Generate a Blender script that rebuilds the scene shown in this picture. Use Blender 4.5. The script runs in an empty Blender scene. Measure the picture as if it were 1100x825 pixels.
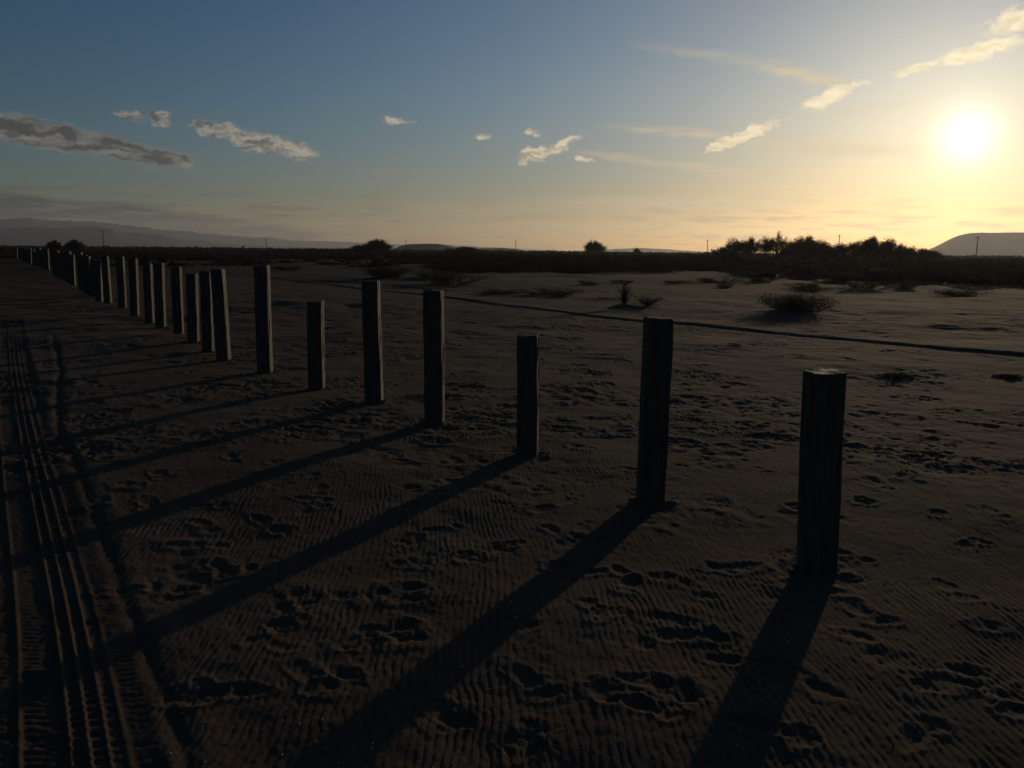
import bpy, math, random
import numpy as np
from mathutils import Vector, Matrix

R = math.radians
scene = bpy.context.scene
COL = scene.collection
rnd = random.Random(11)

SUN_AZ, SUN_EL = 27.1, 6.7           # degrees: azimuth right of the +Y axis, elevation
SUN = Vector((math.sin(R(SUN_AZ))*math.cos(R(SUN_EL)), math.cos(R(SUN_AZ))*math.cos(R(SUN_EL)), math.sin(R(SUN_EL))))

# ------------------------------------------------------------------ helpers
def tag(o, label=None, cat=None, group=None, kind=None):
    if label: o['label'] = label
    if cat: o['category'] = cat
    if group: o['group'] = group
    if kind: o['kind'] = kind
    return o

def link(name, me, parent=None, loc=None):
    o = bpy.data.objects.new(name, me)
    COL.objects.link(o)
    if parent: o.parent = parent
    if loc is not None: o.location = loc
    return o

def empty(name, loc, rz=0.0):
    o = bpy.data.objects.new(name, None)
    COL.objects.link(o); o.location = loc; o.rotation_euler = (0, 0, rz)
    o.empty_display_size = .2
    return o

def np_mesh(name, V, Q, mat, smooth=False):
    """mesh from numpy vertices (n,3) and quads or triangles (m,k)"""
    me = bpy.data.meshes.new(name)
    V = np.asarray(V, np.float32); Q = np.asarray(Q, np.int32)
    k = Q.shape[1]
    me.vertices.add(len(V)); me.vertices.foreach_set('co', V.ravel())
    me.loops.add(Q.size); me.loops.foreach_set('vertex_index', Q.ravel())
    me.polygons.add(len(Q))
    me.polygons.foreach_set('loop_start', np.arange(0, Q.size, k, dtype=np.int32))
    me.polygons.foreach_set('use_smooth', np.full(len(Q), smooth, bool))
    me.update(calc_edges=True)
    me.materials.append(mat)
    return me

class MB:
    """collects quads"""
    def __init__(s): s.V = []; s.Q = []; s.n = 0
    def add(s, V, Q):
        V = np.asarray(V, float).reshape(-1, 3); Q = np.asarray(Q, int)
        s.V.append(V); s.Q.append(Q + s.n); s.n += len(V)
    def tube(s, pts, radii, sides=5):
        pts = np.asarray(pts, float); m = len(pts)
        ang = np.arange(sides)*2*np.pi/sides
        rings = []
        for i in range(m):
            t = pts[min(i+1, m-1)] - pts[max(i-1, 0)]
            t /= np.linalg.norm(t) + 1e-9
            a = np.cross(t, (0.31, 0.95, 0.02)); a /= np.linalg.norm(a) + 1e-9
            b = np.cross(t, a)
            rings.append(pts[i] + radii[i]*(np.cos(ang)[:, None]*a + np.sin(ang)[:, None]*b))
        V = np.concatenate(rings)
        Q = []
        for i in range(m-1):
            for j in range(sides):
                k = (j+1) % sides
                Q.append((i*sides+j, i*sides+k, (i+1)*sides+k, (i+1)*sides+j))
        s.add(V, Q)
    def leaves(s, C, length, width, g, up=0.25):
        """small leaf-sized diamonds at centres C"""
        n = len(C)
        d = g.normal(size=(n, 3)); d[:, 2] = d[:, 2]*.8 + up; d /= np.linalg.norm(d, axis=1)[:, None]
        e = np.cross(d, g.normal(size=(n, 3))); e /= np.linalg.norm(e, axis=1)[:, None] + 1e-9
        L = (length*g.uniform(.5, 1.3, n))[:, None]; W = (width*g.uniform(.6, 1.3, n))[:, None]
        V = np.stack([C - d*L*.5, C + e*W*.5, C + d*L*.5, C - e*W*.5], 1).reshape(-1, 3)
        s.add(V, np.arange(4*n).reshape(n, 4))
    def mesh(s, name, mat, smooth=False):
        return np_mesh(name, np.concatenate(s.V), np.concatenate(s.Q), mat, smooth)

_tab = np.random.default_rng(5).uniform(-1, 1, (256, 256))
def vn(x, y, o=0):
    """smooth value noise, -1..1"""
    x = np.asarray(x, float) + o*17.31; y = np.asarray(y, float) + o*5.77
    xi = np.floor(x).astype(int); yi = np.floor(y).astype(int)
    fx = x-xi; fy = y-yi
    fx = fx*fx*fx*(fx*(fx*6-15)+10); fy = fy*fy*fy*(fy*(fy*6-15)+10)
    x0 = xi & 255; x1 = (xi+1) & 255; y0 = yi & 255; y1 = (yi+1) & 255
    return ((_tab[x0, y0]*(1-fx)+_tab[x1, y0]*fx)*(1-fy) + (_tab[x0, y1]*(1-fx)+_tab[x1, y1]*fx)*fy)
def fbm(x, y, n=3, o=0):
    h = 0; a = 1.0
    for i in range(n):
        h = h + a*vn(x*2**i, y*2**i, o+i); a *= .5
    return h
def sst(a, b, x):
    t = np.clip((np.asarray(x, float)-a)/(b-a), 0, 1); return t*t*(3-2*t)

# ------------------------------------------------------------------ materials
def new_mat(name):
    m = bpy.data.materials.new(name); m.use_nodes = True
    nt = m.node_tree; nt.nodes.clear()
    out = nt.nodes.new('ShaderNodeOutputMaterial')
    return m, nt, out

def N(nt, t, **kw):
    n = nt.nodes.new(t)
    for k, v in kw.items():
        if k == 'inp':
            for a, b in v.items(): n.inputs[a].default_value = b
        else: setattr(n, k, v)
    return n

def ramp(nt, stops):
    r = nt.nodes.new('ShaderNodeValToRGB')
    el = r.color_ramp.elements
    while len(el) < len(stops): el.new(.5)
    for e, (p, c) in zip(el, stops):
        e.position = p; e.color = (*c, 1)
    return r

def sand_material():
    m, nt, out = new_mat('sand')
    L = nt.links.new
    bs = N(nt, 'ShaderNodeBsdfPrincipled', inp={'Roughness': 1.0, 'Specular IOR Level': .04})
    geo = N(nt, 'ShaderNodeNewGeometry')
    n1 = N(nt, 'ShaderNodeTexNoise', inp={'Scale': .8, 'Detail': 6, 'Roughness': .65})
    n2 = N(nt, 'ShaderNodeTexNoise', inp={'Scale': 170, 'Detail': 4, 'Roughness': .7})
    n3 = N(nt, 'ShaderNodeTexNoise', inp={'Scale': .12, 'Detail': 5, 'Roughness': .6})
    for n in (n1, n2, n3): L(geo.outputs['Position'], n.inputs['Vector'])
    r1 = ramp(nt, [(.28, (.068, .045, .028)), (.5, (.105, .069, .043)), (.72, (.140, .093, .059))])
    L(n1.outputs['Fac'], r1.inputs['Fac'])
    r2 = ramp(nt, [(.3, (.72, .72, .72)), (.72, (1.25, 1.25, 1.25))])
    L(n2.outputs['Fac'], r2.inputs['Fac'])
    mx = N(nt, 'ShaderNodeMix', data_type='RGBA', blend_type='MULTIPLY', inp={'Factor': 1})
    L(r1.outputs['Color'], mx.inputs['A']); L(r2.outputs['Color'], mx.inputs['B'])
    # darker sand tone in the wheel tracks and dark scrubby litter far out (stored per vertex)
    at = N(nt, 'ShaderNodeAttribute', attribute_name='track_dark', attribute_type='GEOMETRY')
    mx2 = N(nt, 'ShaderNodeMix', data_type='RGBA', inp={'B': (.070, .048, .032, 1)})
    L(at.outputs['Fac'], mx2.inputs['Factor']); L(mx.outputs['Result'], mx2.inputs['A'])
    # patches of low plant litter beyond the bare sand
    at2 = N(nt, 'ShaderNodeAttribute', attribute_name='litter', attribute_type='GEOMETRY')
    add = N(nt, 'ShaderNodeMath', operation='ADD'); L(at2.outputs['Fac'], add.inputs[0]); L(n3.outputs['Fac'], add.inputs[1])
    ms = N(nt, 'ShaderNodeMapRange', interpolation_type='SMOOTHSTEP', inp={'From Min': .72, 'From Max': 1.3})
    L(add.outputs[0], ms.inputs['Value'])
    mx3 = N(nt, 'ShaderNodeMix', data_type='RGBA', inp={'B': (.050, .034, .020, 1)})
    L(ms.outputs['Result'], mx3.inputs['Factor']); L(mx2.outputs['Result'], mx3.inputs['A'])
    L(mx3.outputs['Result'], bs.inputs['Base Color'])
    bp = N(nt, 'ShaderNodeBump', inp={'Strength': .5, 'Distance': .004})
    L(n2.outputs['Fac'], bp.inputs['Height'])
    n4 = N(nt, 'ShaderNodeTexNoise', inp={'Scale': 3.2, 'Detail': 5, 'Roughness': .6})
    L(geo.outputs['Position'], n4.inputs['Vector'])
    at3 = N(nt, 'ShaderNodeAttribute', attribute_name='far', attribute_type='GEOMETRY')
    bp2 = N(nt, 'ShaderNodeBump', inp={'Distance': .065})
    L(at3.outputs['Fac'], bp2.inputs['Strength'])
    L(n4.outputs['Fac'], bp2.inputs['Height']); L(bp.outputs['Normal'], bp2.inputs['Normal'])
    L(bp2.outputs['Normal'], bs.inputs['Normal'])
    L(bs.outputs[0], out.inputs['Surface'])
    return m

def wood_material():
    m, nt, out = new_mat('weathered_wood')
    L = nt.links.new
    bs = N(nt, 'ShaderNodeBsdfPrincipled', inp={'Roughness': .75, 'Specular IOR Level': .3})
    tc = N(nt, 'ShaderNodeTexCoord')
    oi = N(nt, 'ShaderNodeObjectInfo')
    vm = N(nt, 'ShaderNodeVectorMath', operation='ADD'); L(tc.outputs['Object'], vm.inputs[0]); L(oi.outputs['Random'], vm.inputs[1])
    mp = N(nt, 'ShaderNodeMapping', inp={'Scale': (26, 26, 1.1)}); L(vm.outputs[0], mp.inputs['Vector'])
    n1 = N(nt, 'ShaderNodeTexNoise', inp={'Scale': 2.2, 'Detail': 8, 'Roughness': .7, 'Distortion': .6}); L(mp.outputs[0], n1.inputs['Vector'])
    n2 = N(nt, 'ShaderNodeTexNoise', inp={'Scale': 4, 'Detail': 4}); L(vm.outputs[0], n2.inputs['Vector'])
    r1 = ramp(nt, [(.3, (.034, .022, .014)), (.5, (.080, .053, .034)), (.75, (.145, .105, .070))])
    L(n1.outputs['Fac'], r1.inputs['Fac'])
    r2 = ramp(nt, [(.3, (.65, .65, .65)), (.7, (1.1, 1.1, 1.1))]); L(n2.outputs['Fac'], r2.inputs['Fac'])
    mx = N(nt, 'ShaderNodeMix', data_type='RGBA', blend_type='MULTIPLY', inp={'Factor': 1})
    L(r1.outputs['Color'], mx.inputs['A']); L(r2.outputs['Color'], mx.inputs['B'])
    L(mx.outputs['Result'], bs.inputs['Base Color'])
    bp = N(nt, 'ShaderNodeBump', inp={'Strength': .8, 'Distance': .006}); L(n1.outputs['Fac'], bp.inputs['Height'])
    L(bp.outputs['Normal'], bs.inputs['Normal']); L(bs.outputs[0], out.inputs['Surface'])
    return m

def leaf_material(name, c0, c1, trans=.25):
    m, nt, out = new_mat(name)
    L = nt.links.new
    geo = N(nt, 'ShaderNodeNewGeometry')
    n1 = N(nt, 'ShaderNodeTexNoise', inp={'Scale': 1.3, 'Detail': 3}); L(geo.outputs['Position'], n1.inputs['Vector'])
    r = ramp(nt, [(.3, c0), (.7, c1)]); L(n1.outputs['Fac'], r.inputs['Fac'])
    d = N(nt, 'ShaderNodeBsdfDiffuse'); t = N(nt, 'ShaderNodeBsdfTranslucent')
    mx = N(nt, 'ShaderNodeMixShader', inp={0: trans})
    L(r.outputs['Color'], d.inputs['Color']); L(r.outputs['Color'], t.inputs['Color'])
    L(d.outputs[0], mx.inputs[1]); L(t.outputs[0], mx.inputs[2]); L(mx.outputs[0], out.inputs['Surface'])
    return m

def rock_material(name, c0, c1, scale):
    m, nt, out = new_mat(name)
    L = nt.links.new
    geo = N(nt, 'ShaderNodeNewGeometry')
    n1 = N(nt, 'ShaderNodeTexNoise', inp={'Scale': scale, 'Detail': 7, 'Roughness': .65}); L(geo.outputs['Position'], n1.inputs['Vector'])
    r = ramp(nt, [(.35, c0), (.65, c1)]); L(n1.outputs['Fac'], r.inputs['Fac'])
    bs = N(nt, 'ShaderNodeBsdfPrincipled', inp={'Roughness': .9, 'Specular IOR Level': .15})
    L(r.outputs['Color'], bs.inputs['Base Color']); L(bs.outputs[0], out.inputs['Surface'])
    return m

SAND = sand_material()
WOOD = wood_material()
SCRUB = leaf_material('scrub_leaves', (.050, .042, .026), (.100, .085, .054), .4)
TAMARISK = leaf_material('tamarisk_leaves', (.045, .045, .026), (.085, .080, .048), .35)
BELT = leaf_material('belt_leaves', (.028, .025, .016), (.056, .048, .031), .25)
STEM = rock_material('dry_stems', (.05, .04, .03), (.10, .08, .06), 8)
POLE = rock_material('pole_wood', (.05, .042, .036), (.08, .07, .06), 5)
ROCK = rock_material('mountain_rock', (.06, .058, .055), (.11, .10, .09), .004)
HILL = rock_material('scrubby_hill', (.045, .042, .03), (.10, .085, .062), .05)
PEBBLE = rock_material('pale_grit', (.34, .28, .20), (.75, .64, .50), 20)
PEBBLE.node_tree.nodes['Principled BSDF'].inputs['Roughness'].default_value = .55
PEBBLE.node_tree.nodes['Principled BSDF'].inputs['Specular IOR Level'].default_value = .25

# ------------------------------------------------------------------ the ground
# wheel-track and ledge centre lines, in metres (x right, y ahead of the viewer)
T1 = np.array([(-.45, .9), (-1.24, 2.44), (-1.71, 3.21), (-2.43, 4.37), (-4.01, 6.95), (-6.67, 11.38), (-13.72, 23.41), (-26, 44)])
T2 = np.array([(-.15, .9), (-.97, 2.44), (-1.58, 3.45), (-2.44, 4.87), (-4.03, 7.44), (-6.34, 11.89), (-9.34, 17.23), (-17, 31)])
LEDGE = np.array([(14, 5.2), (8.29, 13.8), (5.71, 17.5), (3.24, 19.99), (-.3, 25.67), (-2.63, 29.96), (-7, 37.1), (-13.3, 47.16), (-24, 64)])
LEDGE2 = np.array([(3, 30), (-2.75, 35.81), (-7.1, 40.77), (-13.76, 47.5)])

def smooth_line(P, n=400):
    """monotone-in-y resample with a light smoothing"""
    P = P[np.argsort(P[:, 1])]
    y = np.linspace(P[0, 1], P[-1, 1], n); x = np.interp(y, P[:, 1], P[:, 0])
    k = np.ones(31)/31
    xp = np.concatenate([x[0]-(x[15:0:-1]-x[0]), x, x[-1]+(x[-1]-x[-2:-17:-1])])
    xs = np.convolve(xp, k, 'valid')
    return y, xs
def side_dist(P, X, Y):
    """signed distance to the right of the line"""
    y, x = smooth_line(P)
    xc = np.interp(Y, y, x); sl = np.interp(Y, y, np.gradient(x, y))
    return (X - xc)/np.sqrt(1+sl*sl)

BUSHES = [  # x, y, width, height: mounds under the shrubs that stand in the open
    (7.6, 22.9, 2.3, .52), (3.25, 25.1, .6, .68), (4.0, 25.4, 1.1, .32), (1.3, 31.0, 2.8, .34), (-.6, 31.6, 2.2, .2),
    (-6.55, 46.5, 3.4, .62), (-4.2, 47.0, 2.8, .4), (5.1, 11.3, .5, .06), (6.7, 11.4, .5, .06),
]
def base_height(X, Y):
    r = np.hypot(X, Y)
    h = .035*vn(X*.45, Y*.45, 3)*sst(1, 5, r) + .10*vn(X*.11, Y*.11, 4)*sst(14, 60, r) + .5*vn(X*.02, Y*.02, 7)*sst(60, 160, r)
    for bx, by, w, hh in BUSHES:
        if by > 15: h = h + .16*hh*np.exp(-((X-bx)**2+(Y-by)**2)/(w*.55)**2)
    return h

def build_ground():
    r = np.concatenate([[.03, .3, .6], np.geomspace(1.0, 30, 960), np.geomspace(30, 320, 190)[1:], np.geomspace(320, 10600, 70)[1:]])
    az = np.concatenate([np.linspace(-180, -39, 50)[:-1], np.linspace(-39, 39, 1330), np.linspace(39, 180, 50)[1:]])
    A, Rr = np.meshgrid(np.radians(az), r)
    X = Rr*np.sin(A); Y = Rr*np.cos(A)
    Z = base_height(X, Y)
    nr, na = X.shape
    # --- near sand: lumps, ripples, prints
    i1 = int(np.searchsorted(r, 26)); S = np.s_[:i1]
    x, y, rr = X[S], Y[S], Rr[S]
    d1 = side_dist(T1, x, y); d2 = side_dist(T2, x, y)
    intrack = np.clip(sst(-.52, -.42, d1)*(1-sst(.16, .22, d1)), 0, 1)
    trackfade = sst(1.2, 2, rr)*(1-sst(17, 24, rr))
    patch = fbm(x*.55, y*.55, 3, 20)
    lump = .008*fbm(x*2.1, y*2.1, 2, 30) + .0018*fbm(x*9, y*9, 2, 40)
    tram = sst(.30, .75, fbm(x*.75+9, y*.6, 2, 120) + .25*vn(x*3, y*3, 121))     # patches churned by feet and hooves
    lump = lump*(.6+.5*np.clip(patch+.3, 0, 1.2)) + tram*(.007*vn(x*7.5, y*6.5, 122) + .004*vn(x*19, y*17, 123))
    # wind ripples: crests run away from the viewer
    wl = .0325
    ca = .10 + .12*vn(x*.22, y*.22, 50)
    ph = 2*np.pi/wl*(x*1.0 + y*ca*.25)
    ph = ph + 3.6*vn(x*2.0, y*1.1, 51) + 2.5*vn(x*8.5, y*4.6, 52) + 1.5*vn(x*17, y*10, 53) + .6*vn(x*40, y*24, 54)
    s = np.sin(ph)
    s = s*.75 + .25*np.sin(2*ph+.9)
    rip_mask = (1-.7*tram)*sst(-.55, .35, patch + .35*vn(x*.9+4, y*.9, 55) + .25*sst(7.5, 3.5, rr) + .4*sst(.3, 1.5, x)*sst(6.5, 4.5, rr))*(1-sst(8.5, 13, rr))
    near = .55+.45*vn(x*3.1, y*2.2, 56)
    rip = (.00135+.0006*sst(.2, 1.6, x))*s*rip_mask*np.clip(near+.35, .2, 1.25)*np.clip(.9+.5*vn(x*13, y*8, 57), .3, 1.3)
    rip = rip*(1-.9*intrack*trackfade)
    grain = (.0011*vn(x*38, y*30, 58) + .0008*vn(x*75, y*60, 59))*(1-sst(6, 9, rr))
    z = Z[S] + grain + lump*(1-.75*intrack*trackfade) + rip
    # wheel tracks: lengthwise tread ribs, cross lugs, sunken shoulder
    track_dark = np.zeros_like(X)
    g1 = trackfade
    al = np.hypot(x, y)
    ribs = np.zeros_like(x)
    for c, w, h in ((-.062, .009, .0085), (-.008, .009, .0085), (.046, .009, .008), (-.205, .010, .006), (.100, .012, .004), (-.33, .012, .005)):
        c = c + .003*vn(al*1.3, al*0+c*40, 61)
        ribs = ribs + h*np.exp(-((d1-c)/w)**2)*(.95+.22*vn(al*2.3, al*0+c*90, 67)+.15*vn(al*14, al*0+c*30, 68))
    wid = np.clip(1+.0*al, 1, 1)
    lug = np.sin(2*np.pi*(y*1.17)/.045 + 2.0*vn(x*6, y*6, 62))
    ribs = ribs + ((.0023)*np.clip(.7+.8*vn(x*2.2, y*1.6, 69), 0, 1.3))*lug*(np.exp(-((d1+.155)/.035)**4) + .9*np.exp(-((d1+.29)/.04)**4) + .6*np.exp(-((d1-.16)/.04)**4))
    sunk = -.008*sst(-.5, -.4, d1)*(1-sst(.14, .24, d1)) + .004*np.exp(-((d1-.24)/.06)**2) + .005*np.exp(-((d1+.52)/.06)**2)
    z = z + g1*(ribs + sunk)
    # second, narrower rut to the right of the first
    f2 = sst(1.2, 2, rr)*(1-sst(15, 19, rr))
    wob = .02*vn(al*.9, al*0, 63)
    z = z + f2*(-.010*np.exp(-((d2-wob)/.035)**2) + .003*np.exp(-((d2-wob+.09)/.04)**2) + .003*np.exp(-((d2-wob-.10)/.05)**2))
    bw = np.exp(-((d2-wob+.25)/.07)**4)
    z = z + f2*.003*bw*np.sin(2*np.pi*y/.05 + 2*vn(x*5, y*5, 64))*sst(-.2, .3, vn(x*.9, y*.9, 66))
    track_dark[S] = np.clip(.62*intrack*trackfade*(.75+.35*vn(x*2, y*2, 65)) + .55*f2*np.exp(-((d2-wob)/.06)**2), 0, 1)
    Z[S] = z
    # --- prints
    G = random.Random(4)
    marks = []
    seen = [(1.47, 2.76), (.86, 3.42), (.45, 3.62), (.77, 4.07), (-.23, 4.3), (-.07, 4.44), (.57, 2.8), (-.92, 3.68), (-.62, 3.32),
            (-1.59, 4.47), (-1.79, 5.15), (-.21, 2.76), (.04, 2.59), (.35, 2.92), (1.66, 3.6), (2.66, 4.68), (1.88, 6.08), (2.17, 7.97),
            (2.92, 6.12), (3.54, 5.89), (-.69, 5.61), (-1.18, 5.27), (-1.17, 6.84), (.44, 5.43), (-.32, 4.83), (-.84, 6.33), (-2.07, 6.19),
            (-1.32, 4.72), (.25, 4.18), (.98, 2.66), (2.31, 5.4), (.93, 3.84), (1.79, 3.13), (.55, 3.34), (.15, 2.92), (-.64, 3.8),
            (-.61, 2.97), (-1.31, 4.13), (1.89, 4.36)]
    def shoe(px, py, rot, d, s=1.0):
        marks.append((px, py, .062*s, .048*s, rot, d, 0))                                   # heel
        marks.append((px+.15*s*math.sin(rot), py+.15*s*math.cos(rot), .048*s, .095*s, rot, d*.9, 0))   # sole
    for px, py in seen:
        if G.random() < .55: shoe(px, py, G.uniform(-2.6, -.2), G.uniform(.017, .028), G.uniform(.9, 1.1))
        else:
            marks.append((px, py, G.uniform(.055, .085), G.uniform(.07, .12), G.uniform(0, 3.1), G.uniform(.018, .032), .015))
            if G.random() < .6: marks.append((px+G.uniform(-.14, .14), py+G.uniform(-.13, .13), .05, .07, G.uniform(0, 3), .018, .01))
    def walk(x0, y0, rot, n, d):
        for k in range(n):
            sd = .09 if k % 2 else -.09
            xx = x0 + k*.66*math.sin(rot) + sd*math.cos(rot) + G.gauss(0, .03); yy = y0 + k*.66*math.cos(rot) - sd*math.sin(rot) + G.gauss(0, .03)
            shoe(xx, yy, rot+G.gauss(0, .12), d*G.uniform(.8, 1.2))
    walk(-.6, 3.0, -.62, 16, .022); walk(-2.3, 4.4, -.45, 14, .020); walk(5.6, 5.2, -.95, 15, .022); walk(3.6, 3.2, -.35, 18, .02)
    walk(1.3, 6.2, .75, 12, .02); walk(8.2, 9.0, -1.25, 20, .022); walk(-4.4, 8.0, .9, 14, .02); walk(.6, 9.4, -.2, 14, .022)
    for k in range(200):
        a = math.radians(G.uniform(-33, 33)); q = 3.0*(21/3.0)**G.random()
        px, py = q*math.sin(a), q*math.cos(a)
        if px < -.62*py - .0: continue
        if G.random() < .35: shoe(px, py, G.uniform(-3, 3), G.uniform(.014, .026))
        else: marks.append((px, py, G.uniform(.04, .10), G.uniform(.05, .13), G.uniform(0, 3.1), G.uniform(.012, .03), .012))
    for k in range(330):   # broad scuffs further out
        a = math.radians(G.uniform(-33, 33)); q = 7.0*(26/7.0)**G.random()
        marks.append((q*math.sin(a), q*math.cos(a), G.uniform(.10, .22), G.uniform(.12, .32), G.uniform(0, 3.1), G.uniform(.02, .045), .02))
    posts_xy = [(p[0], p[1]) for p in POSTS]
    for px, py in posts_xy[:14]:
        marks.append((px+.03, py+.03, .15, .15, 0, -.030, .03)); marks.append((px-.10, py-.13, .12, .20, .5, .020, .012)); marks.append((px+.12, py+.04, .07, .09, 1.0, .018, .012))
    azr = np.radians(az)
    for px, py, a, b, rot, dep, wig in marks:
        q = math.hypot(px, py); m = max(a, b)*2.1; th = math.atan2(px, py)
        ra, rb = np.searchsorted(r, q-m), np.searchsorted(r, q+m)
        ta, tb = np.searchsorted(azr, th-m/q), np.searchsorted(azr, th+m/q)
        if rb <= ra or tb <= ta: continue
        sl = np.s_[ra:rb, ta:tb]
        xx = X[sl]-px; yy = Y[sl]-py
        u = xx*math.cos(rot)-yy*math.sin(rot); v = xx*math.sin(rot)+yy*math.cos(rot)
        e = np.sqrt((u/a)**2+(v/b)**2) + .42*vn(X[sl]*11, Y[sl]*11, 70) + .26*vn(X[sl]*27, Y[sl]*27, 71) + .12*vn(X[sl]*60, Y[sl]*60, 73)
        bowl = sst(1.2, .2, e)
        old = Z[sl]; dk = .31 if q < 5.2 else .21
        Z[sl] = old - dk*dep*bowl + .15*dep*np.exp(-((e-1.25)/.28)**2) + wig*.4*bowl*vn(X[sl]*22, Y[sl]*22, 72)
    # --- wind-cut sand ledges that run parallel with the posts
    i2 = int(np.searchsorted(r, 80)); S2 = np.s_[:i2]
    for P, hh, wd in ((LEDGE, .033, .10), (LEDGE2, .06, .14)):
        y, xl = smooth_line(P)
        inside = sst(y[0], y[0]+2, Y[S2])*(1-sst(y[-1]-3, y[-1], Y[S2]))
        d = side_dist(P, X[S2], Y[S2]) + .03*vn(Y[S2]*.5, Y[S2]*0, 80)
        prof = hh*np.where(d < 0, np.exp(-(d/wd)**2), np.exp(-(d/.55)**2))*(.8+.3*vn(Y[S2]*.35, Y[S2]*0, 81))
        prof = prof - .025*np.exp(-((d+.22)/.13)**2)
        Z[S2] = Z[S2] + prof*inside
    # rough hummocks from 20 m out
    mid = sst(9, 20, Rr)*(1-sst(250, 400, Rr))
    mid[S2] = mid[S2]*(.12+.88*sst(1.0, 4.0, np.abs(side_dist(LEDGE, X[S2], Y[S2]))))
    Z = Z + mid*(.031*fbm(X*.9, Y*.9, 3, 90)*sst(60, 25, Rr) + .05*np.clip(fbm(X*.28, Y*.28, 2, 93), 0, 2) - .035)
    far = sst(6, 22, Rr)*.8
    litter = sst(20, 66, Rr + 14*vn(X*.05, Y*.05, 95) + 10*sst(-5, 25, X))*.66
    litter = np.clip(litter + .35*sst(80, 200, Rr), 0, 1)
    V = np.stack([X, Y, Z], -1).reshape(-1, 3)
    ii = np.arange(nr-1)[:, None]*na; jj = np.arange(na-1)[None, :]
    Q = np.stack([ii+jj, ii+jj+1, ii+na+jj+1, ii+na+jj], -1).reshape(-1, 4)[:, ::-1]
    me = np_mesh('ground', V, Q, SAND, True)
    for nm, arr in (('track_dark', track_dark), ('litter', litter), ('far', far)):
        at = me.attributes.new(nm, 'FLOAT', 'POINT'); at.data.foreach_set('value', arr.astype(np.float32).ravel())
    g = link('ground', me); tag(g, kind='structure')
    def height_at(px, py):
        k = min(max(int(np.searchsorted(r, math.hypot(px, py))), 1), nr-1); j = min(max(int(np.searchsorted(azr, math.atan2(px, py))), 1), na-1)
        return float(Z[k, j])
    return height_at

# ------------------------------------------------------------------ the posts
# x, y, height, lean to the right over the height, side length, label
POSTS = [
    (1.58, 4.22, 1.03, -.030, .168, 'broad flat-topped timber post, nearest the viewer at the right end of the row'),
    (.90, 5.35, 1.19, .006, .165, 'tall timber post leaning right, second from the right end of the row'),
    (.13, 6.58, .94, -.012, .160, 'short stub of a timber post between the second and fourth posts from the right end'),
    (-.71, 7.77, 1.23, -.004, .168, 'upright tall timber post just right of the post with the notched, slightly tapering top, fourth from the right end'),
    (-1.44, 8.85, 1.26, -.020, .168, 'tall timber post leaning left with a bright sunlit right edge, fifth from the right end'),
    (-2.27, 9.85, 1.02, .006, .165, 'conspicuously short timber post standing between two tall ones, sixth from the right end'),
    (-3.23, 11.10, 1.39, -.010, .172, 'tallest timber post standing alone left of the short sixth post'),
    (-4.22, 12.44, 1.32, -.045, .172, 'leaning timber post crossing its left neighbour, front one of the touching pair'),
    (-4.81, 13.46, 1.28, .020, .160, 'timber post half hidden behind the leaning one, rear one of the touching pair'),
    (-5.51, 14.73, 1.18, .02, .165, 'slightly shorter timber post first to the left of the touching pair'),
    (-6.25, 15.99, 1.26, .01, .165, 'timber post second to the left of the touching pair'),
    (-7.19, 17.48, 1.32, .02, .170, 'timber post third to the left of the touching pair'),
    (-7.97, 18.80, 1.28, .00, .165, 'timber post fourth to the left of the touching pair'),
    (-8.84, 20.04, 1.34, .02, .170, 'timber post fifth to the left of the touching pair'),
    (-10.21, 22.44, 1.33, .01, .175, 'timber post beyond the first gap, sixth to the left of the touching pair'),
    (-11.71, 24.83, 1.36, -.02, .180, 'timber post beyond the second gap, seventh to the left of the touching pair'),
]
POSTS[3] = (-.71, 7.77, 1.23, -.004, .168, 'upright tall timber post, fourth counting from the right end of the row')

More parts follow.
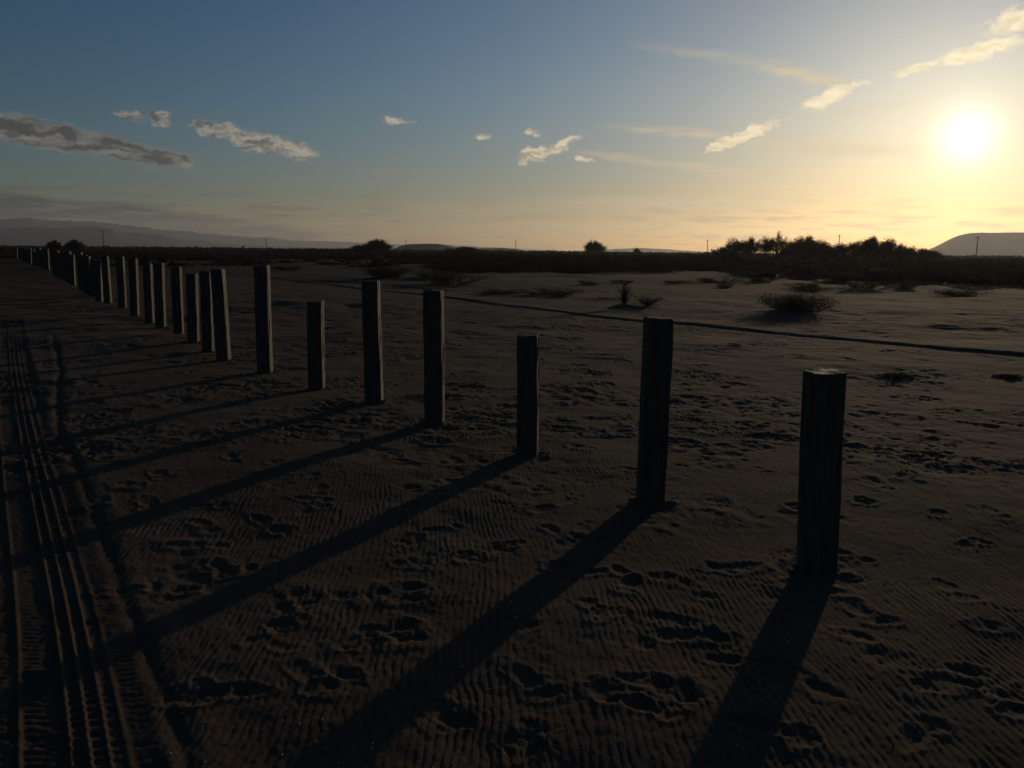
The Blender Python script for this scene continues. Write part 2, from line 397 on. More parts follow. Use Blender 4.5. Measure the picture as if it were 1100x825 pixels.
def post_mesh(w, h, seed, nz=22, ns=14):
    """a squared, weathered timber: worn corners, slight wander, checked faces and a rough, slightly sloped top"""
    g = np.random.default_rng(seed)
    prof = []
    half = w/2; ch = w*g.uniform(.05, .08)
    corners = [(1, -1), (1, 1), (-1, 1), (-1, -1)]
    for i in range(4):
        c = np.array(corners[i]); n = np.array(corners[(i+1) % 4]); t = (n-c)/2
        a = c*half + t*ch; b = n*half - t*ch
        for k in range(ns): prof.append(a + (b-a)*k/(ns-1))
    prof = np.array(prof); m = len(prof)
    zs = np.concatenate([[-.35], np.linspace(0, h-.012, nz), [h]])
    sl = g.normal(0, .022, 2)
    splits = [(g.uniform(-.5, .5)*half, np.array([1., 0]) if g.random() < .6 else np.array([0, 1.])) for _ in range(3)]
    chip = [(np.array(corners[g.integers(0, 4)])*half, g.uniform(.02, .05), g.uniform(.003, .009)) for _ in range(1)]
    rings = []
    for k, z in enumerate(zs):
        p = prof*(1 - .015*max(z, 0)/h)
        nrm = np.sign(p)*(np.abs(p) > half*.9)
        d = .0035*vn(p[:, 0]*45+seed*3.1, p[:, 1]*45+z*1.4, seed % 50) + .003*vn(p[:, 0]*90, p[:, 1]*90+z*5, 3)
        for sx, sd in splits: d = d - .006*np.exp(-((prof @ sd - sx)/.004)**2)*(z > h*.35)
        p = p + nrm*d[:, None] + np.array([.006*math.sin(z*2+seed), .006*math.cos(z*1.7+seed*2)])*max(z, 0)
        zz = np.full(m, z)
        if k == len(zs)-1: p = p*.955
        if k >= len(zs)-2: zz = zz + p @ sl + .004*vn(p[:, 0]*30+seed, p[:, 1]*30, 9) - sum(dz*np.exp(-((p-c)**2).sum(1)/r0**2) for c, r0, dz in chip)
        rings.append(np.column_stack([p, zz]))
    V = np.concatenate(rings); Q = []
    for k in range(len(zs)-1):
        for j in range(m):
            l = (j+1) % m; Q.append((k*m+j, k*m+l, (k+1)*m+l, (k+1)*m+j))
    top = len(V); o = (len(zs)-1)*m
    cen = V[o:o+m].mean(0); mid = (V[o:o+m]+cen)/2; cen[2] = np.median(V[o:o+m, 2]); mid[:, 2] = (V[o:o+m, 2]+cen[2])/2
    V = np.concatenate([V, mid, [cen]])
    faces = [tuple(q) for q in Q]
    for j in range(m):
        l = (j+1) % m; faces.append((o+j, o+l, top+l, top+j)); faces.append((top+j, top+l, top+m))
    me = bpy.data.meshes.new('timber_post'); me.from_pydata(V.tolist(), [], faces); me.update()
    me.materials.append(WOOD)
    return me

def build_posts(H):
    grp = 'timber posts in the long row'
    g = random.Random(3)
    for i, (x, y, h, lean, w, lab) in enumerate(POSTS):
        o = link('timber_post', post_mesh(w, h, 100+i), None, (x, y, H(x, y)-.01))
        o.rotation_euler = (g.gauss(0, .008), math.atan2(lean, h), math.radians(g.uniform(-2, 3) if i < 2 else min(-5.5+(i-2)*1.3, 6)+g.uniform(-1, 1)))
        tag(o, lab, 'post', grp)
    # the far end: the row bends gently and is so crowded that posts cover one another
    path = np.array([(-11.71, 24.83), (-13.6, 27.8), (-17.28, 34.03), (-21.5, 41.2), (-28.98, 53.8), (-37.48, 67.88), (-50, 88.5), (-63.29, 110.17)])
    seg = np.concatenate([[0], np.cumsum(np.hypot(*np.diff(path, axis=0).T))])
    protos = [post_mesh(.18, 1.3, 300+k, 6, 3) for k in range(3)]
    s = 1.5; k = 0
    while s < seg[-1]:
        x = np.interp(s, seg, path[:, 0]) + g.gauss(0, .04); y = np.interp(s, seg, path[:, 1])
        pix = 550 + 920*x/y*.985
        s += 1.47
        if any(a < pix < b for a, b in ((88.5, 94), (62, 67), (44, 47), (30, 33), (23, 25))): continue   # posts that have gone
        o = link('timber_post', protos[k % 3], None, (x, y, H(x, y)-.01)); k += 1
        o.scale = (1, 1, g.uniform(.88, 1.08))
        o.rotation_euler = (g.gauss(0, .012), g.gauss(.01, .015), math.radians(g.uniform(5, 11)))
        tag(o, 'dark timber post overlapping its neighbours in the crowded far-left end of the row', 'post', grp)

# ------------------------------------------------------------------ vegetation
def shrub_parts(seed, w, h, leaf=.035, nst=26, nlf=2600):
    """stems and foliage of a low desert shrub, base at the origin"""
    g = np.random.default_rng(seed)
    st = MB(); lf = MB(); tips = []
    for i in range(nst):
        a = g.uniform(0, 2*np.pi); q = g.uniform(.1, 1)**.7
        e = np.array([math.cos(a)*w*.5*q, math.sin(a)*w*.5*q, h*(.35+.65*g.uniform(.5, 1)*math.sqrt(max(0, 1-.75*q*q)))])
        b = e*np.array([.30, .30, -.02]); m = e*np.array([.72, .72, .55]) + g.normal(0, .03, 3)
        st.tube([b, m, e], [.012, .008, .003], 4)
        for t in np.linspace(.12, 1, 9): tips.append(b*(1-t)**2 + 2*m*t*(1-t) + e*t*t)
    tips = np.array(tips)
    wts = np.clip(.5 + .7*vn(tips[:, 0]*2.2/w*2, tips[:, 1]*2.2/w*2 + tips[:, 2]*3, seed % 40), .06, 1); wts /= wts.sum()
    C = tips[g.choice(len(tips), nlf, p=wts)] + g.normal(0, 1, (nlf, 3))*np.array([w*.055, w*.055, h*.07])
    C[:, 2] = np.abs(C[:, 2])
    lf.leaves(C, leaf*1.6, leaf*.6, g)
    return st.mesh('stems', STEM), lf.mesh('foliage', SCRUB)

def dead_sprig(seed, w, h):
    g = np.random.default_rng(seed); st = MB()
    for i in range(34):
        a = g.uniform(0, 2*np.pi); q = g.uniform(.05, 1)
        e = np.array([math.cos(a)*w*.5*q, math.sin(a)*w*.5*q, h*g.uniform(.4, 1)])
        m = e*np.array([.4, .4, .55]) + g.normal(0, .02, 3)
        st.tube([e*.05, m, e], [.012, .008, .003], 4)
        for k in range(4):
            t = g.uniform(.5, .95); p = m*(1-t)+e*t
            st.tube([p, p+g.normal(0, .06, 3)+np.array([0, 0, .06])], [.005, .002], 3)
    lf = MB(); C = g.normal(0, 1, (380, 3))*np.array([w*.2, w*.2, h*.18])+np.array([0, 0, h*.3]); C[:, 2] = np.abs(C[:, 2])
    lf.leaves(C, .05, .02, g)
    return st.mesh('stems', STEM), lf.mesh('foliage', SCRUB)

def place(name, parts, loc, rz, sc, label, cat, group):
    t = empty(name, loc, rz); t.scale = sc
    link('stems', parts[0], t); link('foliage', parts[1], t)
    tag(t, label, cat, group)
    return t

def build_shrubs(H):
    labs = ['round grey-green shrub standing alone on open sand beyond the ledge, right of the second post',
            'upright sprig of dead twigs above the sand ledge, left of the second post',
            'low tuft of dry twigs just right of the upright dead sprig',
            'wide flat dark shrub behind the third post, on open sand',
            'thin creeping shrub just left of the wide flat one behind the third post',
            'dark mounded shrub on the sand left of the fourth post, behind the fifth',
            'smaller low shrub right of the dark mound, above the fourth post',
            'small flattened tuft on trodden sand at far right, left one of two',
            'small flattened tuft on trodden sand at far right, right one of two']
    for i, ((x, y, w, h), lab) in enumerate(zip(BUSHES, labs)):
        z = H(x, y)-.03
        if i in (1, 2): parts = dead_sprig(40+i, w, h)
        else: parts = shrub_parts(50+i, w, h, .03 if y < 15 else .038 if y < 40 else .06, 34, 6500 if i in (0, 5) else 700 if y < 15 else 2200)
        place('desert_shrub', parts, (x, y, z), 0, (1, 1, 1), lab, 'shrub', 'desert shrubs on the sand')
    protos = [shrub_parts(80+k, 2.0, .8, .07, 22, 1300) for k in range(4)]
    g = random.Random(9); n = 0
    spots = []
    for k in range(900):
        a = g.uniform(-19, 34); q = 40*(100/40)**g.random()
        x, y = q*math.sin(R(a)), q*math.cos(R(a))
        if side_dist(LEDGE, np.array([x]), np.array([y]))[0] < 3: continue
        dens = .5+.9*float(vn(x*.06, y*.06, 140)) + (.25 if a > 14 else 0) - (.7 if (a < -4 and q < 80) else 0) - (.35 if q < 45 else 0)
        if g.random() > dens: continue
        if any((x-u)**2+(y-v)**2 < 4 for u, v in spots): continue
        spots.append((x, y))
        if len(spots) >= 95: break
    for x, y in spots:
        s = g.uniform(.6, 1.35)
        t = place('desert_shrub', protos[g.randrange(4)], (x, y, H(x, y)-.04), g.uniform(0, 6.2), (s*g.uniform(.9, 1.5), s*g.uniform(.9, 1.4), s*g.uniform(.28, .62)),
                  'low dark shrub among its like, dotted over sand before the dense scrub belt', 'shrub', 'desert shrubs on the sand')

def build_scrub(H):
    """the scrub belt that runs unbroken to the horizon"""
    g = np.random.default_rng(77); lf = MB()
    Cs = []; sz = []
    n = 0
    while n < 5600:
        a = g.uniform(-37, 37); q = 55*(900/55)**g.random()
        x, y = q*math.sin(R(a)), q*math.cos(R(a))
        lim = 84 if a < -5 else (66 if a < 8 else 58)
        if q < lim + 10*float(vn(x*.05, y*.05, 150)): continue
        d = .62+.7*float(vn(x*.03, y*.03, 151))+.3*float(vn(x*.11, y*.11, 152))
        if g.random() > d + (.3 if q > 160 else 0): continue
        if x < -.55*y and q < 125: continue          # keep the row of posts clear
        w = g.uniform(.9, 3.2); h = g.uniform(.3, .8) if q < 90 else g.uniform(.5, 1.25) if q < 350 else g.uniform(.8, 1.9)
        m = int(150 if q < 140 else 80 if q < 300 else 45)
        P = g.normal(0, 1, (m, 3))*np.array([w*.33, w*.33, h*.33]); P[:, 2] = np.abs(P[:, 2])
        Cs.append(P + np.array([x, y, H(x, y)-.02])); sz.append(np.full(m, .10+q*.0012)); n += 1
    C = np.concatenate(Cs); s = np.concatenate(sz)
    lf.leaves(C, 1.7*s, .8*s, g)
    o = link('desert_scrub', lf.mesh('desert_scrub', BELT))
    tag(o, 'dense dark belt of desert scrub stretching along the whole horizon', 'scrub', kind='stuff')

def tree_parts(seed, w, h, nl=9, dens=1.0, tuft=.34):
    """tamarisk-like tree: several leaning stems, limbs, and feathery tufts at their ends"""
    g = np.random.default_rng(seed)
    tr = MB(); C = []
    ns = g.integers(3, 6)
    for i in range(ns):
        a = g.uniform(0, 2*np.pi); q = g.uniform(.08, .3)
        f = np.array([math.cos(a)*w*q, math.sin(a)*w*q, h*g.uniform(.38, .55)])
        b = f*np.array([.12, .12, -.06]); m = f*.55+g.normal(0, .06, 3)
        tr.tube([b, m, f], [.13, .095, .07], 6)
        for k in range(nl):
            a2 = g.uniform(0, 2*np.pi); t = g.uniform(.25, 1)
            s0 = m*(1-t)+f*t
            u = g.uniform(0, 1)**.6
            e = np.array([math.cos(a2)*w*.5*u, math.sin(a2)*w*.5*u, h*(.30+.68*g.uniform(.35, 1)*math.sqrt(max(.05, 1-u*u*.8)))])
            mm = (s0+e)/2+g.normal(0, .12, 3)
            tr.tube([s0, mm, e], [.05, .03, .012], 4)
            nt = g.integers(3, 6)
            for j in range(nt):
                p = mm*(1-j/nt)+e*(j/nt+.12)
                C.append(p+g.normal(0, tuft*g.uniform(.4, 1.25), (int(46*dens*g.uniform(.3, 1.3)), 3))*np.array([1, 1, .8]))
                tr.tube([p, p+g.normal(0, .2, 3)+np.array([0, 0, .3])], [.014, .006], 3)
    # low skirt of foliage
    for j in range(int(7*w/4)):
        a = g.uniform(0, 2*np.pi); q = w*.5*g.uniform(.3, .95)
        C.append(np.array([math.cos(a)*q, math.sin(a)*q, h*g.uniform(.1, .4)])+g.normal(0, .42, (int(70*dens), 3)))
    C = np.concatenate(C); C[:, 2] = np.abs(C[:, 2])
    lf = MB(); lf.leaves(C, .24, .09, g, .35)
    return tr.mesh('trunk', STEM), lf.mesh('crown', TAMARISK)

def build_trees(H):
    lib = [tree_parts(201, 5.0, 3.6, 11, 2.0, .42), tree_parts(202, 4.6, 3.9, 9, 1.5, .36), tree_parts(203, 6.0, 3.8, 14, 2.6, .45), tree_parts(204, 3.6, 4.6, 7, .5, .26)]
    grp = 'trees along the horizon'
    # azimuth, distance, kind, width factor, height factor, label
    T = [
        (13.6, 150, 0, .9, .62, 'low bushy tree that starts the grove at its left end'),
        (14.4, 150, 1, .75, .92, 'feathery slim-crowned tree, second from the left end of the grove'),
        (15.3, 152, 0, .62, .98, 'feathery tree with a ragged twin top, third from the left end of the grove'),
        (16.2, 150, 1, .7, .98, 'bushy tree just left of the airy see-through tree in the grove'),
        (17.0, 156, 3, .85, .96, 'airy see-through tree with a thin round crown rising out of the grove'),
        (17.7, 150, 0, .7, .85, 'dark low tree between the airy one and the big dense dome in the grove'),
        (18.75, 146, 2, .9, 1.03, 'big dense dome-shaped tree in the middle of the grove'),
        (19.6, 150, 0, .85, .86, 'low flat tree right of the dense dome, left of the slender pole'),
        (20.6, 152, 0, 1.0, .78, 'low broad tree behind the slender pole in the grove'),
        (21.5, 155, 1, .8, .83, 'small tree with a bumpy top between the pole and the second dome of the grove'),
        (22.5, 146, 2, .72, 1.0, 'second dense dome-shaped tree, at the right of the grove below the sun'),
        (23.4, 150, 0, .8, .95, 'sloping tree right of the second dome in the grove'),
        (24.2, 152, 1, .85, .72, 'low tree at the right end of the grove, before the gap beside the hill'),
        (25.3, 158, 0, 1.0, .55, 'low spreading tree at the foot of the flat-topped hill'),
        (5.35, 235, 2, .55, .60, 'lone round tree with a thin spike at its top on the bare central horizon'),
        (8.1, 260, 0, .25, .38, 'tiny lone tree just right of the round lone tree on the horizon'),
        (-8.9, 235, 2, .72, .62, 'lone dark round tree on the horizon above the fifth post'),
        (-10.1, 240, 0, .8, .40, 'low bush-like tree left of the dark round tree above the fifth post'),
        (-26.8, 210, 2, .42, .48, 'low dark horizon tree above the crowded end of the posts, right one of two'),
        (-27.9, 210, 0, .42, .46, 'low dark horizon tree above the crowded end of the posts, left one of two'),
        (-3.2, 255, 0, 1.2, .38, 'low wide tree on the horizon between the fourth and the third post'),
    ]
    g = random.Random(21)
    for a, q, k, fw, fh, lab in T:
        x, y = q*math.sin(R(a)), q*math.cos(R(a))
        t = empty('tamarisk_tree', (x, y, H(x, y)-.05), g.uniform(0, 6.2))
        s = q/150*1.12
        t.scale = (fw*s, fw*s, fh*s)
        tr = link('trunk', lib[k][0], t); link('crown', lib[k][1], t)
        tag(t, lab, 'tree', grp)

def build_poles(H):
    labs = [(-25.3, 430, .95, 'slender utility pole on the horizon above the crowded end of the posts'),
            (-15.9, 520, .62, 'short-looking utility pole on the horizon left of the seventh post'),
            (-7.05, 480, .60, 'utility pole standing beside the low hill above the fifth post'),
            (.15, 470, .66, 'utility pole on the horizon above the third post'),
            (5.15, 470, .78, 'utility pole rising behind the lone round tree'),
            (12.6, 380, .80, 'utility pole standing clear just left of the grove'),
            (20.55, 330, 1.18, 'slender pole sticking up out of the grove of trees'),
            (28.1, 330, 1.1, 'pole standing against the flat-topped hill at the right edge')]
    for a, q, el, lab in labs:
        x, y = q*math.sin(R(a)), q*math.cos(R(a)); z = H(x, y)
        h = 1.6 + q*math.tan(R(el)) - z
        t = empty('utility_pole', (x, y, z), R(-a)+.5)
        mb = MB(); mb.tube([(0, 0, -.3), (0, 0, h*.5), (0, 0, h)], [.17, .15, .12], 8); link('shaft', mb.mesh('shaft', POLE, True), t)
        mb = MB(); mb.tube([(-.9, .1, h-.45), (0, .1, h-.44), (.9, .1, h-.45)], [.055, .06, .055], 4); link('crossarm', mb.mesh('crossarm', POLE), t)
        tag(t, lab, 'pole', 'utility poles along the horizon')

# ------------------------------------------------------------------ hills and mountains
def ridge(name, dist, depth, prof, mat, rough, seed, na=260, nd=26, dz=0.0):
    """a range of hills with a front slope, a crest and a back slope; prof: azimuth -> crest elevation in degrees"""
    P = np.array(prof); az = np.linspace(P[0, 0], P[-1, 0], na)
    el = np.interp(az, P[:, 0], P[:, 1])
    k = np.ones(7)/7; el = np.convolve(np.pad(el, 3, 'edge'), k, 'valid')
    crest = np.maximum(dist*np.tan(np.radians(el)) + 1.6, 0)
    t = np.linspace(0, 1, nd)
    shape = np.where(t < .5, sst(0, .5, t), sst(1, .5, t)*.999)
    d = dist + (t-.5)*depth
    A, D = np.meshgrid(np.radians(az), d)
    Z = crest[None, :]*shape[:, None]
    X = D*np.sin(A); Y = D*np.cos(A)
    f = 11.0/depth
    n = fbm(X*f, Y*f, 4, seed)
    Z = Z*(1 + rough*n*(1-.75*(shape[:, None] > .97))) - 1.0 - dz*(1-shape[:, None])
    V = np.stack([X, Y, Z], -1).reshape(-1, 3)
    ii = np.arange(nd-1)[:, None]*na; jj = np.arange(na-1)[None, :]
    Q = np.stack([ii+jj, ii+jj+1, ii+na+jj+1, ii+na+jj], -1).reshape(-1, 4)[:, ::-1]
    o = link(name, np_mesh(name, V, Q, mat, True)); tag(o, kind='structure')

def build_hills():
    g = [(-42, 1.0), (-36, 1.25), (-33, 1.42), (-31, 1.38), (-29, 1.5), (-27, 1.42), (-25, 1.36), (-23, 1.1), (-20, .86), (-17, .66), (-14, .5), (-11, .44), (-8, .32), (-5, .33), (-2, .22), (1, .1), (3, .02)]
    ridge('hills', 9300, 2000, g, ROCK, .13, 31, 420, 34)
    g = [(-42, .6), (-36, .85), (-33, .95), (-31, 1.06), (-30, 1.0), (-29, 1.08), (-28.3, 1.03), (-27.2, 1.02), (-26.4, 1.12), (-25.7, 1.17), (-25, 1.10), (-24.4, .94), (-23.7, .84),
         (-23, .74), (-22, .66), (-21, .50), (-20, .42), (-19, .32), (-17.5, .22), (-16, .14), (-12, .06), (-9, .0)]
    ridge('hills', 6400, 1500, g, ROCK, .16, 33, 420, 34)
    g = [(4, .02), (6, .12), (8.4, .26), (10, .18), (11.5, .1), (13.5, .02)]
    ridge('hills', 5000, 1200, g, ROCK, .1, 35, 90)
    g = [(-8, .0), (-7.5, .22), (-7.1, .34), (-5.8, .44), (-4.9, .42), (-4.2, .3), (-3.6, .12), (-3, .1), (-2.2, .16), (-.6, .2), (.3, .12), (.9, .0)]
    ridge('hills', 1300, 260, g, HILL, .1, 37, 120)
    g = [(24.6, .0), (25.2, .12), (25.7, .38), (26.3, .72), (26.9, 1.1), (27.4, 1.26), (28, 1.3), (31, 1.31), (35, 1.3), (39, 1.1), (44, .4)]
    ridge('hills', 3200, 760, g, HILL, .06, 39, 200)

def build_grit(H):
    """pale grit, shell crumbs and pebbles scattered on the near sand"""
    g = np.random.default_rng(8); mb = MB()
    cl = [(1.42, 4.3, .10, 26), (1.85, 4.1, .12, 26), (1.2, 3.3, .2, 8), (.9, 2.9, .2, 8)]
    P = []
    for cx, cy, s, n in cl: P += [(cx+g.normal(0, s), cy+g.normal(0, s*.6)) for _ in range(n)]
    for k in range(900):
        a = R(g.uniform(-24, 31)); q = 2.4*(10/2.4)**g.random(); P.append((q*math.sin(a), q*math.cos(a)))
    for x, y in P:
        s = g.uniform(.0015, .0048)
        o = g.normal(0, .25, (6, 3))+1
        b = np.array([(1, 0, 0), (0, 1, 0), (-1, 0, 0), (0, -1, 0), (0, 0, .8), (0, 0, -.6)])*o*s
        V = b + np.array([x, y, H(x, y)+s*.4])
        mb.add(V, [(0, 1, 4, 4), (1, 2, 4, 4), (2, 3, 4, 4), (3, 0, 4, 4), (1, 0, 5, 5), (2, 1, 5, 5), (3, 2, 5, 5), (0, 3, 5, 5)])
    V = np.concatenate(mb.V); Q = np.concatenate(mb.Q)[:, :3]
    o = link('pebbles', np_mesh('pebbles', V, Q, PEBBLE)); tag(o, 'pale grit and pebbles scattered over the rippled sand', 'pebbles', kind='stuff')

# ------------------------------------------------------------------ sky, sun, air
SKY = .05                              # strength of the sky
def build_world():
    w = bpy.data.worlds.new('World'); scene.world = w; w.use_nodes = True
    w.cycles.sampling_method = 'MANUAL'; w.cycles.sample_map_resolution = 512
    nt = w.node_tree; nt.nodes.clear(); L = nt.links.new
    out = N(nt, 'ShaderNodeOutputWorld'); bg = N(nt, 'ShaderNodeBackground', inp={'Strength': SKY})
    L(bg.outputs[0], out.inputs['Surface'])
    sky = N(nt, 'ShaderNodeTexSky', sky_type='NISHITA', sun_disc=False, sun_elevation=R(SUN_EL), sun_rotation=R(SUN_AZ),
            altitude=0, air_density=1.0, dust_density=.6, ozone_density=3)
    tc = N(nt, 'ShaderNodeTexCoord'); D = tc.outputs['Generated']
    def math_(op, a, b=None, c=None, clamp=False):
        n = N(nt, 'ShaderNodeMath', operation=op, use_clamp=clamp)
        for i, v in enumerate((a, b, c)):
            if v is None: continue
            if isinstance(v, (int, float)): n.inputs[i].default_value = v
            else: L(v, n.inputs[i])
        return n.outputs[0]
    def smooth(v, a, b, lo=0.0, hi=1.0):
        n = N(nt, 'ShaderNodeMapRange', interpolation_type='SMOOTHSTEP', inp={'From Min': a, 'From Max': b, 'To Min': lo, 'To Max': hi}); L(v, n.inputs['Value'])
        return n.outputs['Result']
    def mix(f, a, b, typ='MIX'):
        n = N(nt, 'ShaderNodeMix', data_type='RGBA', blend_type=typ)
        for s, v in (('Factor', f), ('A', a), ('B', b)):
            if isinstance(v, tuple): n.inputs[s].default_value = (*v, 1)
            elif isinstance(v, (int, float)): n.inputs[s].default_value = v
            else: L(v, n.inputs[s])
        return n.outputs['Result']
    sep = N(nt, 'ShaderNodeSeparateXYZ'); L(D, sep.inputs[0])
    DEG = 180/math.pi
    az = math_('MULTIPLY', math_('ARCTAN2', sep.outputs['X'], sep.outputs['Y']), DEG)
    el = math_('MULTIPLY', math_('ARCSINE', sep.outputs['Z']), DEG)
    ae = N(nt, 'ShaderNodeCombineXYZ'); L(az, ae.inputs[0]); L(el, ae.inputs[1])
    dt = N(nt, 'ShaderNodeVectorMath', operation='DOT_PRODUCT', inp={1: SUN}); L(D, dt.inputs[0])
    ang = math_('MULTIPLY', math_('ARCCOSINE', math_('MINIMUM', dt.outputs['Value'], .9999999)), DEG)
    # --- clouds, in degrees of azimuth and elevation
    wn = N(nt, 'ShaderNodeTexNoise', inp={'Scale': .9, 'Detail': 6, 'Roughness': .6}); L(ae.outputs[0], wn.inputs['Vector'])
    wv = N(nt, 'ShaderNodeVectorMath', operation='SUBTRACT', inp={1: (.5, .5, .5)}); L(wn.outputs['Color'], wv.inputs[0])
    ws = N(nt, 'ShaderNodeVectorMath', operation='MULTIPLY', inp={1: (2.2, 1.1, 0)}); L(wv.outputs[0], ws.inputs[0])
    wp = N(nt, 'ShaderNodeVectorMath', operation='ADD'); L(ae.outputs[0], wp.inputs[0]); L(ws.outputs[0], wp.inputs[1])
    def blob(src, c):
        a0, e0, a, b, t, dens = c
        m = N(nt, 'ShaderNodeMapping', vector_type='TEXTURE', inp={'Location': (a0, e0, 0), 'Rotation': (0, 0, R(t)), 'Scale': (a, b, 1)}); L(src, m.inputs['Vector'])
        l = N(nt, 'ShaderNodeVectorMath', operation='LENGTH'); L(m.outputs[0], l.inputs[0])
        return math_('MULTIPLY', smooth(l.outputs['Value'], 1.25, .15), dens)
    def field(src, lst):
        r = None
        for c in lst:
            b = blob(src, c); r = b if r is None else math_('MAXIMUM', r, b)
        return r
    # (azimuth, elevation, half length, half height, tilt, density), degrees
    heavy = [(-28.2, 6.3, 5.0, 1.05, -8, 1), (-24.5, 5.7, 4.2, .85, -12, .95), (-21.4, 5.25, 1.9, .62, -6, 1)]
    puffs = [(-21.8, 7.5, 0.9, 0.55, 0, 1), (-23.5, 7.65, 1.12, 0.34, -18, 0.87), (-18.4, 7.0, 2.46, 0.62, -9, 0.97), (-16.6, 6.5, 2.46, 0.78, -10, 1), (-14.3, 6.1, 2.13, 0.72, -12, 1), (-7.65, 8.05, 1.46, 0.31, 2, 0.87), (1.3, 6.1, 1.46, 0.55, 14, 1), (3.1, 6.75, 1.34, 0.39, 22, 1), (4.4, 5.9, 0.84, 0.31, -6, 0.82), (1.0, 7.5, 0.47, 0.36, 0, 0.72), (-2.0, 7.2, 0.67, 0.23, 0, 0.62), (14.6, 7.2, 2.69, 0.44, 21, 1), (12.9, 6.5, 1.34, 0.29, 18, 1), (19.3, 9.25, 1.9, 0.55, 20, 1), (20.5, 9.75, 1.23, 0.29, 18, 0.92), (27.4, 11.3, 2.58, 0.59, 9, 1), (24.2, 10.6, 1.46, 0.29, 17, 1), (29.6, 12.8, 2.46, 0.91, 12, 1)]
    wisps = [(17.8, 10.6, 3.2, .42, -13, .95), (10.5, 7.5, 4.8, .34, -5, .85), (7.8, 5.85, 4.0, .28, -8, .8), (13.8, 5.0, 5.6, .42, -8, .8), (20, 6.3, 6.5, .6, -4, .75), (16.5, 6.75, 3.2, .3, -3, .7), (13, 11.9, 6, .4, -9, .35), (22, 8.6, 4, .3, 6, .4), (-9, 5.0, 4.5, .25, 0, .25),
             (10, 3.1, 10, .55, 0, .8), (-4, 2.7, 9, .5, 0, .5), (18, 3.6, 6, .35, 3, .3), (-14, 4.0, 5, .2, -3, .22), (-22, 4.2, 2, .15, 0, .2)]
    H = field(wp.outputs[0], heavy); Pf = field(wp.outputs[0], puffs)
    ws2 = N(nt, 'ShaderNodeVectorMath', operation='MULTIPLY', inp={1: (3.0, .45, 0)}); L(wv.outputs[0], ws2.inputs[0])
    wp2 = N(nt, 'ShaderNodeVectorMath', operation='ADD'); L(ae.outputs[0], wp2.inputs[0]); L(ws2.outputs[0], wp2.inputs[1])
    Wf = field(wp2.outputs[0], wisps)
    mp = N(nt, 'ShaderNodeMapping', inp={'Scale': (.9, 1.9, 1)}); L(ae.outputs[0], mp.inputs['Vector'])
    fn = N(nt, 'ShaderNodeTexNoise', inp={'Scale': 1.5, 'Detail': 8, 'Roughness': .62}); L(mp.outputs[0], fn.inputs['Vector'])
    mp2 = N(nt, 'ShaderNodeMapping', inp={'Scale': (.28, 2.6, 1), 'Location': (3, 7, 0)}); L(ae.outputs[0], mp2.inputs['Vector'])
    f2 = N(nt, 'ShaderNodeTexNoise', inp={'Scale': 1.0, 'Detail': 6, 'Roughness': .6}); L(mp2.outputs[0], f2.inputs['Vector'])
    dH = smooth(math_('ADD', H, math_('MULTIPLY', math_('SUBTRACT', fn.outputs['Fac'], .5), 1.2)), .14, .72)
    dP = smooth(math_('ADD', Pf, math_('MULTIPLY', math_('SUBTRACT', fn.outputs['Fac'], .5), 1.6)), .08, .85)
    dP = math_('MULTIPLY', dP, smooth(Pf, .02, .22)); dH = math_('MULTIPLY', dH, smooth(H, .02, .2))
    dW = math_('MULTIPLY', Wf, smooth(f2.outputs['Fac'], .2, .62))
    near = smooth(ang, 52, 3)                                   # how close to the sun
    lit = mix(near, (7.4, 7.1, 6.3), (27, 23, 15)); shade = mix(near, (1.4, 1.35, 1.3), (15, 12.2, 7.8))
    # cloud cores are thick and grey, rims let the light through
    mp3 = N(nt, 'ShaderNodeMapping', inp={'Scale': (.34, 1.15, 1), 'Location': (11, 2, 0)}); L(wp.outputs[0], mp3.inputs['Vector'])
    f3 = N(nt, 'ShaderNodeTexNoise', inp={'Scale': 1.2, 'Detail': 6, 'Roughness': .6}); L(mp3.outputs[0], f3.inputs['Vector'])
    coreH = math_('MULTIPLY', smooth(H, .2, .7), smooth(f3.outputs['Fac'], .36, .56))
    mp4 = N(nt, 'ShaderNodeMapping', inp={'Scale': (1.1, 2.6, 1), 'Location': (5, 3, 0)}); L(wp.outputs[0], mp4.inputs['Vector'])
    f4 = N(nt, 'ShaderNodeTexNoise', inp={'Scale': 1.0, 'Detail': 6, 'Roughness': .55}); L(mp4.outputs[0], f4.inputs['Vector'])
    coreP = math_('MULTIPLY', smooth(f4.outputs['Fac'], .42, .62, .0, .9), math_('SUBTRACT', 1.0, smooth(near, .45, .95, 0, .45)))
    hs = N(nt, 'ShaderNodeHueSaturation', inp={'Saturation': 1.17, 'Value': 1.10}); L(sky.outputs['Color'], hs.inputs['Color'])
    up = smooth(el, 1.0, 11.0)
    side = smooth(ang, 62, 18, .98, 1.30)      # the air scatters more light on the sun's side
    hv = N(nt, 'ShaderNodeVectorMath', operation='SCALE'); L(hs.outputs['Color'], hv.inputs[0]); L(side, hv.inputs['Scale'])
    col = mix(up, mix(1.0, hs.outputs['Color'], (1.0, .97, 1.09), 'MULTIPLY'), mix(1.0, hv.outputs[0], (.98, 1.03, 1.10), 'MULTIPLY'))
    # thin streaks of cirrus
    col = mix(math_('MULTIPLY', dW, .95), col, mix(near, (2.6, 2.5, 2.1), (18, 15, 10)))
    col = mix(math_('MULTIPLY', dH, .92), col, mix(coreH, mix(.38, lit, shade), shade))
    col = mix(math_('MULTIPLY', dP, .9), col, mix(coreP, lit, shade))
    # low, dull bank of stratus near the horizon
    st = math_('MULTIPLY', smooth(f2.outputs['Fac'], .46, .66), math_('MULTIPLY', smooth(el, 4.4, 1.8), .6))
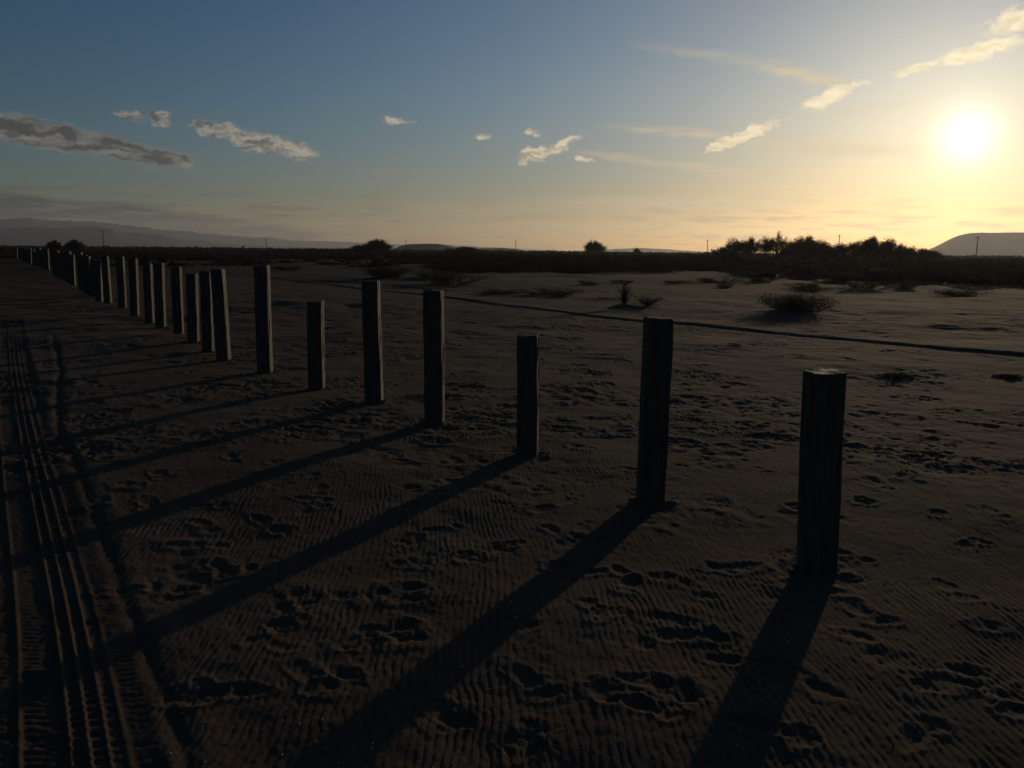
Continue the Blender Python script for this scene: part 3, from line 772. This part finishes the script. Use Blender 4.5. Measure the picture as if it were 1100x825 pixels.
    col = mix(st, col, mix(near, (1.1, 1.05, .95), (11, 8.4, 5.2)))
    # the grey cloud bank that lies over the mountains
    bk = blob(wp2.outputs[0], (-30, 1.35, 19, 1.55, -3.2, 1.0))
    bd = math_('MULTIPLY', smooth(bk, .05, .30), smooth(f2.outputs['Fac'], .34, .52, .25, 1))
    col = mix(math_('MULTIPLY', bd, .8), col, mix(near, (1.0, 1.05, 1.1), (5, 4.2, 3)))
    rimc = blob(wp2.outputs[0], (-26.8, 1.32, 2.6, .13, -2, .8))
    col = mix(math_('MULTIPLY', rimc, .7), col, (3.2, 3.1, 2.8))
    # the sun itself with its aureole
    core = math_('MULTIPLY', math_('POWER', 2.718, math_('MULTIPLY', math_('MULTIPLY', ang, ang), -.55)), 19.0)
    aur = math_('ADD', math_('MULTIPLY', math_('POWER', 2.718, math_('MULTIPLY', ang, -.115)), 2.7), math_('MULTIPLY', math_('POWER', 2.718, math_('MULTIPLY', ang, -.30)), 10.0))
    sc = N(nt, 'ShaderNodeVectorMath', operation='SCALE', inp={0: (1, .95, .85)}); L(core, sc.inputs['Scale'])
    sa = N(nt, 'ShaderNodeVectorMath', operation='SCALE', inp={0: (1, .86, .66)}); L(aur, sa.inputs['Scale'])
    a1 = N(nt, 'ShaderNodeVectorMath', operation='ADD'); L(sc.outputs[0], a1.inputs[0]); L(sa.outputs[0], a1.inputs[1])
    a2 = N(nt, 'ShaderNodeVectorMath', operation='ADD'); L(col, a2.inputs[0]); L(a1.outputs[0], a2.inputs[1])
    L(a2.outputs[0], bg.inputs['Color'])

def build_sun():
    l = bpy.data.lights.new('sun', 'SUN'); l.energy = 2.15; l.angle = R(.6); l.color = (1, .76, .50)
    o = bpy.data.objects.new('sun', l); COL.objects.link(o)
    o.rotation_euler = SUN.to_track_quat('Z', 'Y').to_euler(); o.location = (20, 40, 30)

def build_haze():
    m, nt, out = new_mat('hazy_air')
    v = N(nt, 'ShaderNodeVolumePrincipled', inp={'Color': (.92, .95, 1.0, 1), 'Density': 6.6e-5, 'Anisotropy': .60})
    nt.links.new(v.outputs[0], out.inputs['Volume'])
    x, y0, y1, z0, z1 = 10800, -10800, 10800, -4, 300
    V = [(-x, y0, z0), (x, y0, z0), (x, y1, z0), (-x, y1, z0), (-x, y0, z1), (x, y0, z1), (x, y1, z1), (-x, y1, z1)]
    Q = [(3, 2, 1, 0), (4, 5, 6, 7), (0, 1, 5, 4), (1, 2, 6, 5), (2, 3, 7, 6), (3, 0, 4, 7)]
    o = link('haze', np_mesh('haze', V, Q, m)); tag(o, 'thin warm haze in the evening air', 'haze', kind='stuff')

def build_camera():
    c = bpy.data.cameras.new('camera'); c.sensor_width = 36; c.lens = 36*920/1100; c.clip_start = .05; c.clip_end = 60000
    o = bpy.data.objects.new('camera', c); COL.objects.link(o)
    p, r = R(8.87), R(.6)
    f = Vector((0, math.cos(p), -math.sin(p))); rt = Vector((1, 0, 0)); up = rt.cross(f)
    r2 = rt*math.cos(r) + up*math.sin(r); u2 = up*math.cos(r) - rt*math.sin(r)
    M = Matrix((r2, u2, -f)).transposed().to_4x4(); M.translation = (0, 0, 1.6)
    o.matrix_world = M; scene.camera = o

H = build_ground()
build_posts(H); build_shrubs(H); build_scrub(H); build_trees(H); build_poles(H); build_hills(); build_grit(H)
build_world(); build_sun(); build_haze(); build_camera()

vs = scene.view_settings
vs.view_transform = 'Standard'; vs.look = 'None'; vs.gamma = 1; vs.exposure = -.5; vs.use_curve_mapping = False
scene.render.engine = 'CYCLES'
cy = scene.cycles
cy.max_bounces = 6; cy.diffuse_bounces = 2; cy.volume_bounces = 1; cy.transmission_bounces = 2; cy.use_denoising = True
cy.sample_clamp_indirect = 4
